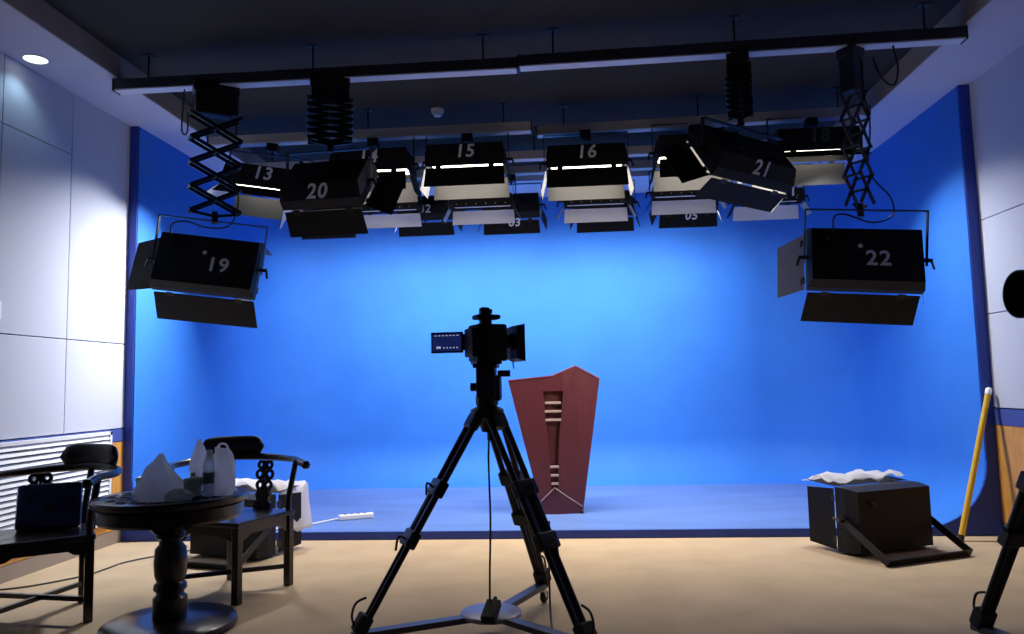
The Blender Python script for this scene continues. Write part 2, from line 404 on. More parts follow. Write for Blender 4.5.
    if dot: MB().lathe([(0.016, 0), (0.016, 0.002)], (num_dx - 0.11, dt * 0.16, h), 14).build('sticker', M_num, t)
    if lit_end:  # thin grey plate paints the light falling on the black end face
        MB().prism([(-d / 2 + 0.02, zf), (d / 2 - 0.02, zf), (dt / 2 - 0.02, h), (-dt / 2 + 0.02, h)],
                   lambda u, v: (w / 2 - (v - zf) / (h - zf) * (w - wt) / 2 + 0.001, u, v), lambda u, v: (w / 2 - (v - zf) / (h - zf) * (w - wt) / 2 + 0.004, u, v)).build('lit_end_overlay', M_greyface, t)
    # yoke
    th = -rot[0] if yoke is None else R_(yoke)
    y = MB(); hw = w / 2 + 0.022
    for s in (-1, 1): y.box((s * hw, 0, yl / 2 - 0.02), (0.007, bar, yl + 0.04))
    y.box((0, 0, yl), (2 * hw + 0.007, bar, 0.007))
    yo = y.build('yoke', M_blackmetal, t, loc=(0, 0, h * 0.45), rot=(th, 0, 0))
    for s in (-1, 1): MB().cyl((s * (w / 2 - 0.004), 0, 0), (s * (hw + 0.035), 0, 0), 0.014, 10).bar((s * (hw + 0.03), 0, 0), (s * (hw + 0.045), -0.01, -0.06), 0.012, 0.012).build('clamp_knob', M_blackmetal, yo, True)
    # power lead from the housing to the yoke
    MB().cyl((-w * 0.33, dt * 0.3, h - 0.01), (-w * 0.33, dt * 0.3 + 0.0, h + 0.05), 0.014, 8).build('cable_gland', M_blackmetal, t)
    if stem_to is not None:                                  # trolley clamp on its rail, short rod down to the yoke
        s = MB(); s.cyl((0, 0, yl), (0, 0, stem_to - 0.05), 0.011, 8)
        s.build('hanging_rod', M_blackmetal, yo)
        MB().box((0, 0, stem_to - 0.035), (0.10, 0.11, 0.075), bevel=0.006).box((-0.03, -0.058, stem_to - 0.035), (0.015, 0.006, 0.02)).build('trolley', M_blackmetal, yo)
    if lit:
        area(t, (w - 0.04) * (0.45 if aim else 1), (d - 0.04) * (0.6 if aim else 1), watts, col, 0.012 if not aim else -0.03, spread, aim, aimx)      # aim: light swivelled inside the housing, added to brighten the side walls
    return t

# front row, hanging on scissor hangers
lamp('black panel lamp numbered 19 hanging low at far left, tilted', (-2.662, 5.42, 2.195), (R_(75), R_(6.8), R_(11)), 0.735, 0.44, 0.13, '19', 'back', near=30, far=10, left=58, right=-45, dl=0.26, num_size=0.15, num_dx=0.09, dot=True, yl=0.325, shear=0.0, gap=0.010, taper=0.86)
lamp('black panel lamp numbered 22 hanging low at far right', (2.013, 5.344, 2.057), (R_(75), R_(4.7), R_(-7)), 0.735, 0.44, 0.14, '22', 'back', near=30, far=10, left=34, right=18, dl=0.26, side_col=M_leafsheen, num_size=0.15, num_dx=0.07, dot=True, yl=0.335, shear=0.0, gap=0.010, taper=0.86)
lamp('black panel lamp numbered 20 under the left compressed scissor hanger', (-1.754, 5.478, 2.747), (R_(46.5), R_(0.7), R_(-7)), 0.62, 0.44, 0.17, '20', 'side', near=12, far=20, left=30, right=60, dl=0.20, watts=W_FRONT * 0.2, num_size=0.15, num_dx=-0.02, yl=0.24, lit_end=True, shear=0.25, gap=0.012)
lamp('black panel lamp numbered 21 turned aside under the right compressed hanger', (1.266, 5.605, 2.843), (R_(52), R_(4.4), R_(32)), 0.74, 0.44, 0.17, '21', 'side', near=-8, far=-20, left=52, right=5, dl=0.19, watts=W_FRONT, spread=105, num_size=0.15, num_dx=0.02, yl=0.22, num_mat=M_num, shear=0.2, gap=0.012)
# second row, facing down, on the second rail
ROW = 'numbered lamps on the second rail'
def row2(num, x, z, y, label, **k):
    a = dict(w=0.72, d=0.42, h=0.20, near=20, far=8, left=14, right=14, dl=0.19, watts=W_ROW, num_size=0.165, taper=0.95, gap=0.020, num_mat=M_numwhite, group=ROW, yl=0.26)
    a.update(k); rx = a.pop('rx', 2)
    lamp(label, (x, y, z), (R_(rx), R_(a.pop('ry', 0)), R_(a.pop('rz', 0))), number=num, stem_to=ZR - z - 0.20 * 0.45, **a)
row2('13', -2.80, 3.125, RY2, 'lit panel lamp numbered 13, behind the left open scissor hanger', num_mat=M_num, watts=W_SIDE, col=COOL, left=50, near=58, spread=106, ry=8, rz=8, aim=22, aimx=-22)
row2('14', -1.775, 3.235, RY2, 'lit panel lamp numbered 14, half hidden by lamp 20', watts=W_ROW * 0.65)
row2('15', -0.895, 3.245, RY2, 'lit panel lamp numbered 15, left of the rail gap')
row2('16', 0.19, 3.205, RY2 + 0.06, 'lit panel lamp numbered 16, right of the rail gap')
row2(None, 1.18, 3.255, RY2 + 0.06, 'lit panel lamp partly covered by the side leaf of lamp 21')
row2('18', 2.20, 3.245, RY2 + 0.02, 'lit panel lamp at the right end of the second rail, beside the open hanger', num_mat=M_green, near=62, left=15, right=None, watts=W_ROW * 1.1, col=COOL, spread=124, aim=-15, aimx=-10)
# third row, small lamps without near leaf, unlit
SM = 'small lamps on the third rail'
def row3(x, z, label, num=None, **k):
    a = dict(w=0.66, d=0.20, h=0.13, near=None, far=8, left=28, right=28, dl=0.13, dlf=0.14, far_m=M_panel, taper=0.9, gap=0.010, group=SM, yl=0.22, rivets=True, num_mat=M_num, num_size=0.11)
    a.update(k); rx = a.pop('rx', 4); rz = a.pop('rz', 0)
    lamp(label, (x, RY3, z), (R_(rx), 0, R_(rz)), number=num, stem_to=ZR - z - 0.13 * 0.45, **a)
row3(-1.86, 3.10, 'small unlit lamp behind and below lamp 14')
row3(-0.87, 3.10, 'small unlit lamp behind and below lamp 15')
row3(0.30, 3.075, 'small unlit lamp behind and below lamp 16')
row3(1.20, 3.125, 'small unlit lamp just above the lamp numbered 05')
row3(2.02, 3.03, 'small lamp numbered 12 at the right end, below lamp 21', '12', num_size=0.15, num_dx=0.25, num_rot=18)
# fourth row, washing the blue wall
CY = 'wall-washing lamps on the rearmost rail'
def row4(x, z, label, num=None, **k):
    a = dict(w=0.62, d=0.34, h=0.17, near=12, far=26, left=22, right=22, dl=0.15, watts=W_CYC, col=COOL, spread=140, gap=0.018, group=CY, yl=0.24, num_mat=M_num, num_size=0.125)
    a.update(k); rx = a.pop('rx', 36)
    lamp(label, (x, RY4 + 0.02, z), (R_(rx), 0, 0), number=num, stem_to=ZR - z - 0.17 * 0.45, **a)
row4(-2.64, 3.19, 'wall-washing lamp at the left end, under lamp 20')
row4(-1.54, 3.18, 'wall-washing lamp numbered 02, low between lamps 14 and 15', '02')
row4(-0.60, 3.165, 'wall-washing lamp numbered 03, low between lamps 15 and 16', '03', num_on='door', num_dx=0.03, num_mat=M_numwhite)
row4(0.41, 3.15, 'wall-washing lamp below lamp 16, number hidden')
row4(1.29, 3.165, 'wall-washing lamp numbered 05 below the left leaf of lamp 21', '05', num_on='door', num_dx=0.03, num_mat=M_numwhite)

# scissor hangers
def scissor(label, x, y, ztop, zbot, wd, n, yaw, gap=0.05, head=0.0):
    t = thing('scissor_hanger', label, 'scissor hanger', (x, y, zbot), (0, 0, R_(yaw)), 'scissor hangers on the front rail')
    H = ztop - zbot
    MB().box((0, 0, H - 0.02), (max(wd * 0.9, 0.15), 0.13, 0.10), bevel=0.008).build('trolley', M_blackmetal, t)
    if head > 0:
        MB().box((-0.02, 0, H - 0.07 - head / 2), (wd * 0.72, 0.11, head), bevel=0.01).cyl((wd * 0.36, -0.03, H - 0.08), (wd * 0.36, -0.03, H - 0.06 - head), 0.03, 10).build('spring_case', M_blackmetal, t)
    top = H - 0.07 - head; base = 0.05; dz = (top - base) / n
    for i in range(n):
        za, zb = base + dz * i, base + dz * (i + 1)
        for g in (-gap, gap):
            for s in (-1, 1):
                MB().bar((-s * wd / 2, g + s * 0.006, za), (s * wd / 2, g + s * 0.006, zb), 0.008, 0.026, (0, 0, 1)).build('scissor_arm', M_blackmetal, t)
        for x_, z_ in ((-wd / 2, zb), (wd / 2, zb), (0, (za + zb) / 2)): MB().cyl((x_, -gap - 0.016, z_), (x_, gap + 0.016, z_), 0.009, 8).build('pivot_rod', M_blackmetal, t, True)
    MB().bar((-wd / 2, 0, base), (0, 0, 0.02), 0.02, 0.02).bar((wd / 2, 0, base), (0, 0, 0.02), 0.02, 0.02).cyl((0, 0, -0.035), (0, 0, 0.055), 0.024, 12).build('yoke_socket', M_blackmetal, t)
    return t
scissor('open scissor hanger at far left carrying lamp 19', -2.63, RY1, ZR, 2.560, 0.36, 4, 34, 0.05, head=0.16)
scissor('compressed scissor hanger above lamp 20', -1.74, RY1 - 0.02, ZR, 3.06, 0.32, 6, 20, 0.07, head=0.10)
scissor('compressed narrow scissor hanger above lamp 21', 1.25, RY1 - 0.06, ZR, 3.10, 0.17, 6, -15, 0.06, head=0.12)
scissor('open narrow scissor hanger at far right carrying lamp 22', 2.03, RY1 - 0.06, ZR, 2.415, 0.13, 4, 35, 0.06, head=0.24)
# leads of the lamps, each a cable of its own
def cable(name, label, pts, r, m, cat='cable', n=6):
    o = MB().tube(spline(pts, 8), r, n).build(name, m, None, True); return tag(o, label, cat)
cable('power_lead', 'thin black lead drooping over the yoke of lamp 19', [(-2.90, 5.30, 2.40), (-2.88, 5.27, 2.50), (-2.80, 5.33, 2.53), (-2.62, 5.30, 2.47), (-2.48, 5.36, 2.50), (-2.44, 5.40, 2.70), (-2.50, 5.41, 2.86)], 0.006, M_cord)
cable('power_lead', 'thin black lead curling over the yoke of lamp 22', [(1.80, 5.24, 2.24), (1.80, 5.22, 2.35), (1.88, 5.25, 2.38), (2.05, 5.22, 2.31), (2.20, 5.26, 2.36), (2.22, 5.32, 2.50), (2.10, 5.34, 2.70), (2.12, 5.33, 3.05), (2.06, 5.34, 3.40)], 0.006, M_cord)
cable('hanging_cable', 'black cable loop hanging from the front rail near the right soffit', [(2.31, 5.33, 3.58), (2.33, 5.32, 3.42), (2.30, 5.31, 3.30), (2.25, 5.31, 3.30), (2.20, 5.32, 3.38), (2.17, 5.33, 3.50)], 0.007, M_cord)
cable('hanging_cable', 'thin black strap loop beside the far left scissor hanger', [(-2.86, 5.38, 3.56), (-2.86, 5.36, 3.40), (-2.865, 5.36, 3.24), (-2.84, 5.36, 3.20), (-2.82, 5.36, 3.24), (-2.83, 5.37, 3.38)], 0.006, M_cord)
# ceiling fittings
t = thing('smoke_detector', 'small cream smoke detector on the dark ceiling, centre', 'smoke detector', (-1.18, 6.86, ZC), (pi, 0, 0))
MB().lathe([(0.062, -0.002), (0.062, 0.012), (0.058, 0.03), (0.0, 0.031)], n=24).build('mount', M_detector, t, True)
MB().lathe([(0.045, 0.03), (0.044, 0.05), (0.034, 0.064), (0.0, 0.066)], n=24).build('sensor_cap', M_detector, t, True)
t = thing('downlight', 'round glowing downlight in the left white soffit', 'downlight', (-3.765, 4.99, ZS), (pi, 0, 0))
MB().torus((0, 0, 0.002), 0.082, 0.007, 'Z', n=32).build('bezel', M_white, t, True)
MB().lathe([(0.078, -0.002), (0.078, 0.004), (0.05, 0.006), (0.0, 0.007)], n=32).build('diffuser', M_disc, t, True)
sp = bpy.data.lights.new('lamp_light', 'SPOT'); sp.energy = W_DOWN * 3; sp.color = (0.55, 0.85, 1.0); sp.spot_size = R_(125); sp.spot_blend = 0.6; sp.shadow_soft_size = 0.05
so = bpy.data.objects.new('lamp_light', sp); C.objects.link(so); so.parent = t; so.location = (0, 0, 0.03); so.rotation_euler = (pi, 0, 0)
t = thing('light_switch', 'white light switch plate at the left frame edge', 'switch', (XL, 4.885, 1.865), (0, pi / 2, 0))
MB().box((0, 0, 0.006), (0.12, 0.086, 0.012), bevel=0.003).build('plate', M_strip, t)
MB().box((0, 0, 0.014), (0.045, 0.03, 0.008), bevel=0.002).build('rocker', M_white, t)
# louvre grille in the left wainscot
t = thing('louvre_grille', 'white slatted radiator grille low on the left wall', 'grille', (XL, 4.6, 0.19), (0, 0, 0))
g0, g1, gh = -1.9, 1.62, 0.768
fb = MB()
for a, b_ in ((g0, g0 + 0.03), (g1 - 0.03, g1)): fb.box((0.012, (a + b_) / 2, gh / 2), (0.024, b_ - a, gh), bevel=0.002)
for a, b_ in ((0, 0.03), (gh - 0.03, gh)): fb.box((0.012, (g0 + g1) / 2, (a + b_) / 2), (0.024, g1 - g0, b_ - a), bevel=0.002)
fb.build('frame', M_white, t)
MB().box((0.003, (g0 + g1) / 2, gh / 2), (0.006, g1 - g0 - 0.02, gh - 0.02)).build('backing', mat('grille_gap', (0.10, 0.10, 0.10), 0.8), t)
sb = MB(); ns = 17
for k in range(ns): sb.box((0.014, (g0 + g1) / 2, 0.05 + (gh - 0.1) * k / (ns - 1)), (0.006, g1 - g0 - 0.05, 0.034), Matrix.Rotation(R_(-24), 3, "Y"))
sb.build('slats', M_white, t)

# ------------------------------------------------------------------ rosewood corner chairs
def splat(mb, M):
    """carved openwork splat in the local XZ plane, z 0 to 0.31"""
    m = MB()
    m.prism([(-0.075, 0), (0.075, 0), (0.066, 0.035), (0.045, 0.05), (0.06, 0.085), (0.04, 0.125), (-0.04, 0.125), (-0.06, 0.085), (-0.045, 0.05), (-0.066, 0.035)],
            lambda u, v: (u, -0.014, v), lambda u, v: (u, 0.014, v))
    for (x, z, r_) in ((-0.034, 0.150, 0.026), (0.034, 0.150, 0.026), (0, 0.190, 0.03), (-0.04, 0.222, 0.027), (0.04, 0.222, 0.027), (0, 0.255, 0.026), (-0.034, 0.285, 0.022), (0.034, 0.285, 0.022)):
        m.torus((x, 0, z), r_, 0.012, 'Y', n=14, m=6)
    m.box((0, 0, 0.305), (0.10, 0.02, 0.02)); m.box((0, 0, 0.21), (0.016, 0.016, 0.2))
    m.xf(M)
    return m
def chair(label, loc, yaw):
    t = thing('corner_chair', label, 'chair', loc, (0, 0, R_(yaw)), 'rosewood corner chairs')
    d = 0.354; zs = 0.485
    corners = {'N': (0, -d), 'R': (d, 0), 'F': (0, d), 'L': (-d, 0)}
    rz45 = Matrix.Rotation(pi / 4, 3, 'Z')
    MB().box((0, 0, zs - 0.016), (0.535, 0.535, 0.032), rz45, bevel=0.008).build('seat', M_rose, t)
    s = 0.25
    ap = MB()
    for k in range(4):                                   # scalloped aprons under each seat edge
        Mx = Matrix.Rotation(pi / 4 + k * pi / 2, 4, 'Z') @ Matrix.Translation((0, -s + 0.012, 0))
        m2 = [(-0.25, zs - 0.03), (0.25, zs - 0.03), (0.25, zs - 0.13), (0.215, zs - 0.135), (0.19, zs - 0.11), (0.16, zs - 0.105), (0.13, zs - 0.085), (-0.13, zs - 0.085), (-0.16, zs - 0.105), (-0.19, zs - 0.11), (-0.215, zs - 0.135), (-0.25, zs - 0.13)]
        ap.prism(m2, lambda u, v: Mx @ Vector((u, -0.01, v)), lambda u, v: Mx @ Vector((u, 0.01, v)))
    ap.build('apron', M_rose, t)
    for k, (x, y) in corners.items():
        m = MB(); f = 0.95
        m.box((x * f, y * f, (zs - 0.02) / 2), (0.048, 0.048, zs - 0.02), rz45, bevel=0.006).build('leg', M_rose, t)
        if k != 'N':
            ox, oy = x * 0.13, y * 0.13
            MB().tube(spline([(x * f, y * f, zs - 0.01), (x * f, y * f, zs + 0.08), (x * f + ox * 0.5, y * f + oy * 0.5, zs + 0.2), (x * f + ox, y * f + oy, 0.80)], 5), 0.019, 10).build('arm_post', M_rose, t, True)
    for a, b_ in (('L', 'R'), ('N', 'F')):
        z = 0.125 if a == 'L' else 0.118
        MB().bar((corners[a][0] * 0.95, corners[a][1] * 0.95, z), (corners[b_][0] * 0.95, corners[b_][1] * 0.95, z), 0.026, 0.026).build('stretcher', M_rose, t)
    # horseshoe arm rail sweeping round the back corner, scroll ends past the side corners
    r_ = 0.395
    pts = [(r_ * cos(R_(a)), r_ * sin(R_(a)) + 0.0, 0.805 + 0.02 * max(0, 1 - abs(a - 90) / 60)) for a in range(0, 181, 10)]
    pts = [(r_ + 0.035, -0.13, 0.785), (r_ + 0.012, -0.07, 0.795)] + pts + [(-r_ - 0.012, -0.07, 0.795), (-r_ - 0.035, -0.13, 0.785)]
    rad = [0.026, 0.024] + [0.021 + 0.006 * max(0, 1 - abs(i - 9) / 6) for i in range(19)] + [0.024, 0.026]
    m = MB().tube(pts, rad, 12)
    for sx in (-1, 1): m.lathe([(0.0, -0.028), (0.02, -0.024), (0.03, 0), (0.02, 0.024), (0, 0.028)], (sx * (r_ + 0.035), -0.135, 0.785), 14)
    m.build('arm_rail', M_rose, t, True)
    # headrest block on the back of the rail
    cr = MB(); n = 14; rows = []
    for i in range(n + 1):
        u = -1 + 2 * i / n; a = R_(90 + u * 30); hh = 0.066 * (max(0.0, 1 - abs(u) ** 6.0)) ** 0.5 + 0.010; th = 0.010 + 0.020 * (max(0.0, 1 - abs(u) ** 6.0)) ** 0.5
        zc = 0.885; ring = []
        for k in range(12):
            p = 2 * pi * k / 12
            rr = r_ + 0.015 + th * cos(p); ring.append(cr.bm.verts.new((rr * cos(a), rr * sin(a), zc + hh * sin(p))))
        rows.append(ring)
    for a, b_ in zip(rows, rows[1:]):
        for k in range(12): cr.bm.faces.new((a[k], a[(k + 1) % 12], b_[(k + 1) % 12], b_[k]))
    cr.bm.faces.new(rows[0]); cr.bm.faces.new(rows[-1][::-1])
    cr.build('headrest', M_rose, t, True)
    for sx in (-1, 1):
        M = Matrix.Rotation(sx * -pi / 4, 4, 'Z') @ Matrix.Translation((0, 0.262, zs)) @ Matrix.Rotation(R_(-6), 4, 'X')
        splat(None, M).build('splat', M_rose, t, True)
    return t
chair('dark rosewood corner chair at left edge with a patterned cushion on its seat', (-3.09, 4.26, 0), -8)
chair('dark rosewood corner chair behind the round table, nobody and nothing on it', (-2.19, 4.835, 0), 27)
# cushion leaning in the left chair
cm = MB(); cm.box((0, 0, 0.135), (0.34, 0.055, 0.27), bevel=0.02)
for v in cm.bm.verts:
    v.co.y *= 1.0 + 0.5 * cos(v.co.x / 0.34 * pi) * cos((v.co.z - 0.135) / 0.27 * pi)
t = thing('cushion', 'dark blue patterned cushion leaning on the back of the left chair', 'cushion', (-3.12, 4.37, 0.487), (R_(-20), 0, R_(30)))
cm.build('cover', M_bag, t, True)
MB().tube([(-0.14, 0, 0.265), (0.14, 0, 0.265)], 0.008, 8).build('piping', M_rubber, t, True)

# ------------------------------------------------------------------ round pedestal table
TX, TY, TZ = -2.21, 4.09, 0.715
t = thing('pedestal_table', 'round dark rosewood table on a turned pedestal', 'table', (TX, TY, 0))
MB().lathe([(0.0, TZ - 0.045), (0.375, TZ - 0.045), (0.396, TZ - 0.035), (0.403, TZ - 0.012), (0.396, TZ), (0.345, TZ), (0.34, TZ - 0.006), (0.0, TZ - 0.006)], n=56).build('tabletop', M_rose, t, True)
MB().lathe([(0.0, TZ - 0.125), (0.36, TZ - 0.125), (0.375, TZ - 0.11), (0.378, TZ - 0.05), (0.368, TZ - 0.044), (0.0, TZ - 0.044)], n=56).build('apron', M_rose, t, True)
cv = MB()
for k in range(14):
    a = 2 * pi * k / 14
    cv.torus((0.24 * cos(a), 0.24 * sin(a), TZ - 0.006), 0.045, 0.006, 'Z', n=14, m=6); cv.torus((0.30 * cos(a + 0.22), 0.30 * sin(a + 0.22), TZ - 0.006), 0.026, 0.005, 'Z', n=12, m=6)
cv.torus((0, 0, TZ - 0.006), 0.17, 0.008, 'Z', n=40, m=6)
cv.build('carved_inlay', M_rose, t, True)
MB().lathe([(0.0, 0.055), (0.088, 0.055), (0.088, 0.17), (0.072, 0.185), (0.070, 0.2), (0.086, 0.215), (0.084, 0.24), (0.070, 0.255), (0.082, 0.29), (0.086, 0.36), (0.080, 0.43), (0.060, 0.455), (0.058, 0.475), (0.078, 0.49), (0.075, 0.515), (0.062, 0.535), (0.085, 0.58), (0.10, 0.598), (0.0, 0.6)], n=28).build('pedestal', M_rose, t, True)
MB().lathe([(0.0, 0.0), (0.335, 0.0), (0.35, 0.015), (0.345, 0.04), (0.325, 0.052), (0.12, 0.058), (0.0, 0.058)], n=56).build('base', M_rose, t, True)
for k in range(4):
    a = pi / 4 + k * pi / 2
    MB().prism([(0.06, 0.50), (0.09, 0.52), (0.14, 0.57), (0.21, 0.588), (0.06, 0.588)], lambda u, v: (u * cos(a) - 0.012 * sin(a), u * sin(a) + 0.012 * cos(a), v), lambda u, v: (u * cos(a) + 0.012 * sin(a), u * sin(a) - 0.012 * cos(a), v)).build('bracket', M_rose, t)

# table clutter
def blob(prof, seed, crumple, n=28, rows=18, freq=9.0, squash=1.0):
    """crumpled bag: prof gives (radius, height) along t"""
    m = MB(); rings = []
    for i in range(rows + 1):
        tt = i / rows; k = tt * (len(prof) - 1); a = int(min(k, len(prof) - 2)); f = k - a
        r = prof[a][0] * (1 - f) + prof[a + 1][0] * f; z = prof[a][1] * (1 - f) + prof[a + 1][1] * f
        ring = []
        for q in range(n):
            an = 2 * pi * q / n; v = Vector((r * cos(an), r * sin(an) * squash, z))
            nn = noise.noise_vector(v * freq + Vector((seed * 7.3, seed * 3.1, seed))) * crumple
            fold = 1 + 0.10 * sin(an * 7 + seed + z * 20) * (0.4 + tt)
            v = Vector((v.x * fold, v.y * fold, v.z)) + nn * min(1, tt * 6) * (1 - 0.6 * tt); v.z = max(v.z, 0.0)
            ring.append(m.bm.verts.new(v))
        rings.append(ring)
    for a, b in zip(rings, rings[1:]):
        for q in range(n): m.bm.faces.new((a[q], a[(q + 1) % n], b[(q + 1) % n], b[q]))
    m.bm.faces.new(rings[0][::-1]); m.bm.faces.new(rings[-1])
    return m
ZT = TZ + 0.001
o = blob([(0.115, 0), (0.125, 0.03), (0.105, 0.08), (0.07, 0.14), (0.030, 0.20), (0.010, 0.235)], 3, 0.030).build('plastic_bag', M_film, None, False, (-2.19, 3.93, ZT)); tag(o, 'crumpled whitish plastic bag with pointed top at the table front', 'plastic bag')
o = blob([(0.06, 0), (0.072, 0.015), (0.07, 0.035), (0.045, 0.055), (0.02, 0.064)], 5, 0.020).build('plastic_bag', M_filmg, None, False, (-2.055, 3.875, ZT)); tag(o, 'low pale green plastic bag beside the pointed bag', 'plastic bag')
o = blob([(0.055, 0), (0.066, 0.04), (0.066, 0.10), (0.064, 0.17), (0.05, 0.22), (0.03, 0.25)], 8, 0.014, squash=0.6).build('plastic_bag', M_film, None, False, (-1.905, 4.05, ZT))
tag(o, 'tall white plastic bag with a handle hole at the right of the table', 'plastic bag')
MB().torus((0.0, 0, 0.252), 0.028, 0.006, 'Y', sz=0.9, n=16, m=6).build('handle', M_film, o)
o = blob([(0.045, 0), (0.05, 0.06), (0.052, 0.13), (0.042, 0.20), (0.022, 0.26), (0.008, 0.295)], 11, 0.014, squash=0.8).build('plastic_bag', M_film, None, False, (-2.08, 4.14, ZT)); tag(o, 'tall pointed clear plastic bag behind the lidded cup', 'plastic bag')
def cup(label, x, y):
    t = thing('lidded_cup', label, 'cup', (x, y, ZT), group='celadon cups on the table')
    MB().lathe([(0.028, 0), (0.036, 0.004), (0.044, 0.03), (0.047, 0.085), (0.0, 0.085)], n=28).build('cup_body', M_cup, t, True)
    MB().lathe([(0.051, 0.085), (0.052, 0.09), (0.044, 0.102), (0.014, 0.11), (0.012, 0.12), (0.014, 0.128), (0, 0.130)], n=28).build('lid', M_cup, t, True)
    MB().torus((0.055, 0, 0.045), 0.022, 0.006, 'Y', n=14, m=6).build('handle', M_cup, t, True)
cup('celadon lidded cup half hidden behind the pointed bag', -2.345, 4.06)
cup('celadon lidded cup in the middle of the table', -2.045, 4.0)
def bottle(label, x, y, h):
    t = thing('water_bottle', label, 'bottle', (x, y, ZT), group='water bottles on the table')
    MB().lathe([(0.028, 0), (0.033, 0.006), (0.033, h * 0.62), (0.031, h * 0.70), (0.016, h * 0.90), (0.014, h * 0.93), (0.0, h * 0.93)], n=24).build('bottle_body', M_clear, t, True)
    MB().lathe([(0.0337, h * 0.28), (0.0337, h * 0.52)], n=24).build('bottle_label', M_label, t, True)
    MB().lathe([(0.0165, h * 0.91), (0.0165, h * 0.985), (0.014, h), (0, h)], n=20).build('cap', M_cap, t, True)
bottle('clear water bottle with dark green label, in front of the tall white bag', -1.965, 4.02, 0.245)
bottle('clear water bottle standing just behind the one with visible label', -1.985, 4.16, 0.25)

# ------------------------------------------------------------------ camcorder tripods
def tripod(label, hub, apex_z, feet, head_h, group='camera tripods'):
    """feet: three offsets from the hub"""
    t = thing('camera_tripod', label, 'tripod', (hub[0], hub[1], 0), group=group)
    # rolling dolly
    MB().lathe([(0.0, 0.10), (0.145, 0.10), (0.155, 0.105), (0.155, 0.122), (0.145, 0.128), (0.0, 0.128)], n=36).build('dolly_hub', M_dolly, t, True)
    for fx, fy in feet:
        L = math.hypot(fx, fy); ux, uy = fx / L, fy / L
        MB().bar((ux * 0.1, uy * 0.1, 0.105), (ux * (L + 0.05), uy * (L + 0.05), 0.105), 0.062, 0.03, (0, 0, 1), 0.004).build('dolly_arm', M_dollyarm, t)
        cs = thing_part = MB().cyl((fx, fy, 0.09), (fx, fy, 0.068), 0.02, 12)
        for s in (-1, 1): cs.bar((fx + s * 0.016 * uy, fy - s * 0.016 * ux, 0.075), (fx + s * 0.016 * uy + ux * 0.02, fy - s * 0.016 * ux + uy * 0.02, 0.035), 0.02, 0.004, (uy, -ux, 0))
        cso = cs.build('caster_fork', M_bolt, t)
        rot = Matrix.Rotation(math.atan2(uy, ux), 3, 'Z') @ Matrix.Rotation(pi / 2, 3, 'X')
        MB().lathe([(0.01, -0.012), (0.032, -0.012), (0.0375, -0.006), (0.0375, 0.006), (0.032, 0.012), (0.01, 0.012)], (fx + ux * 0.02, fy + uy * 0.02, 0.0378), 24, rot).build('caster_wheel', M_rubber, cso, True)
    # legs: twin upper tubes, single lower tube, clamps
    for fx, fy in feet:
        L = math.hypot(fx, fy); u = Vector((fx / L, fy / L, 0)); side = Vector((-u.y, u.x, 0))
        top = u * 0.06 + Vector((0, 0, apex_z)); foot = Vector((fx, fy, 0.135)); dv = foot - top
        lg = MB()
        for s in (-1, 1): lg.tube([top + side * 0.046 * s, top + dv * 0.60 + side * 0.040 * s], 0.0165, 10)
        lgo = lg.build('leg', M_blackmetal, t, True)
        MB().tube([top + dv * 0.34, top + dv * 0.985], [0.008, 0.008], 8).tube([top + dv * 0.34 + side * 0.028, top + dv * 0.985 + side * 0.024], 0.0145, 10).tube([top + dv * 0.34 - side * 0.028, top + dv * 0.985 - side * 0.024], 0.0145, 10).build('inner_tube', M_blackmetal, lgo, True)
        for f, w_ in ((0.36, 0.135), (0.60, 0.125), (0.03, 0.10)):
            c = top + dv * f; rot = Matrix((side, side.cross(dv.normalized()), dv.normalized())).transposed()
            MB().box(c, (w_, 0.055, 0.085), rot, 0.010).build('clamp', M_blackmetal, lgo)
        c = top + dv * 0.60
        MB().tube(spline([c + u * 0.02, c + u * 0.06 + Vector((0, 0, 0.015)), c + u * 0.075 - Vector((0, 0, 0.05))], 4), 0.006, 8).build('clamp_lever', M_blackmetal, lgo, True)
        c = top + dv * 0.36
        MB().tube(spline([c + u * 0.02, c + u * 0.055 + Vector((0, 0, 0.03)), c + u * 0.06 - Vector((0, 0, 0.03))], 4), 0.006, 8).build('clamp_lever', M_blackmetal, lgo, True)
        rot = Matrix((side, side.cross(dv.normalized()), dv.normalized())).transposed()
        MB().box(foot + Vector((0, 0, 0.02)), (0.085, 0.065, 0.09), rot, 0.01).build('foot', M_rubber, lgo)
        MB().tube(spline([foot + u * 0.03, foot + u * 0.05 + Vector((0, 0, 0.06)), foot + u * 0.03 + Vector((0, 0, 0.12)), foot - u * 0.02 + Vector((0, 0, 0.14))], 4), 0.006, 8).build('foot_strap', M_rubber, lgo, True)
    # bowl, fluid head, plate
    z = apex_z
    MB().lathe([(0.0, z - 0.09), (0.03, z - 0.085), (0.045, z - 0.04), (0.085, z - 0.01), (0.088, z + 0.03), (0.06, z + 0.045), (0.0, z + 0.045)], n=28).build('bowl', M_blackmetal, t, True)
    h = head_h
    hd = MB().lathe([(0.052, z + 0.045), (0.06, z + 0.06), (0.06, z + 0.10), (0.05, z + 0.11)], n=28)
    hd.box((0, 0, z + 0.06 + h * 0.42), (0.10, 0.13, h * 0.62), bevel=0.014)
    hd.box((0.05, 0.01, z + 0.06 + h * 0.30), (0.05, 0.10, h * 0.5), bevel=0.012)
    ho = hd.build('fluid_head', M_blackmetal, t, True)
    MB().cyl((-0.05, 0, z + h * 0.55), (-0.085, 0, z + h * 0.55), 0.022, 14).build('tilt_knob', M_blackmetal, ho, True)
    MB().cyl((0.06, 0, z + h * 0.80), (0.125, 0, z + h * 0.80), 0.017, 14).build('pan_knob', M_blackmetal, ho, True)
    MB().box((0, 0, z + h - 0.012), (0.125, 0.16, 0.022), bevel=0.004).build('quick_release_plate', M_blackmetal, t)
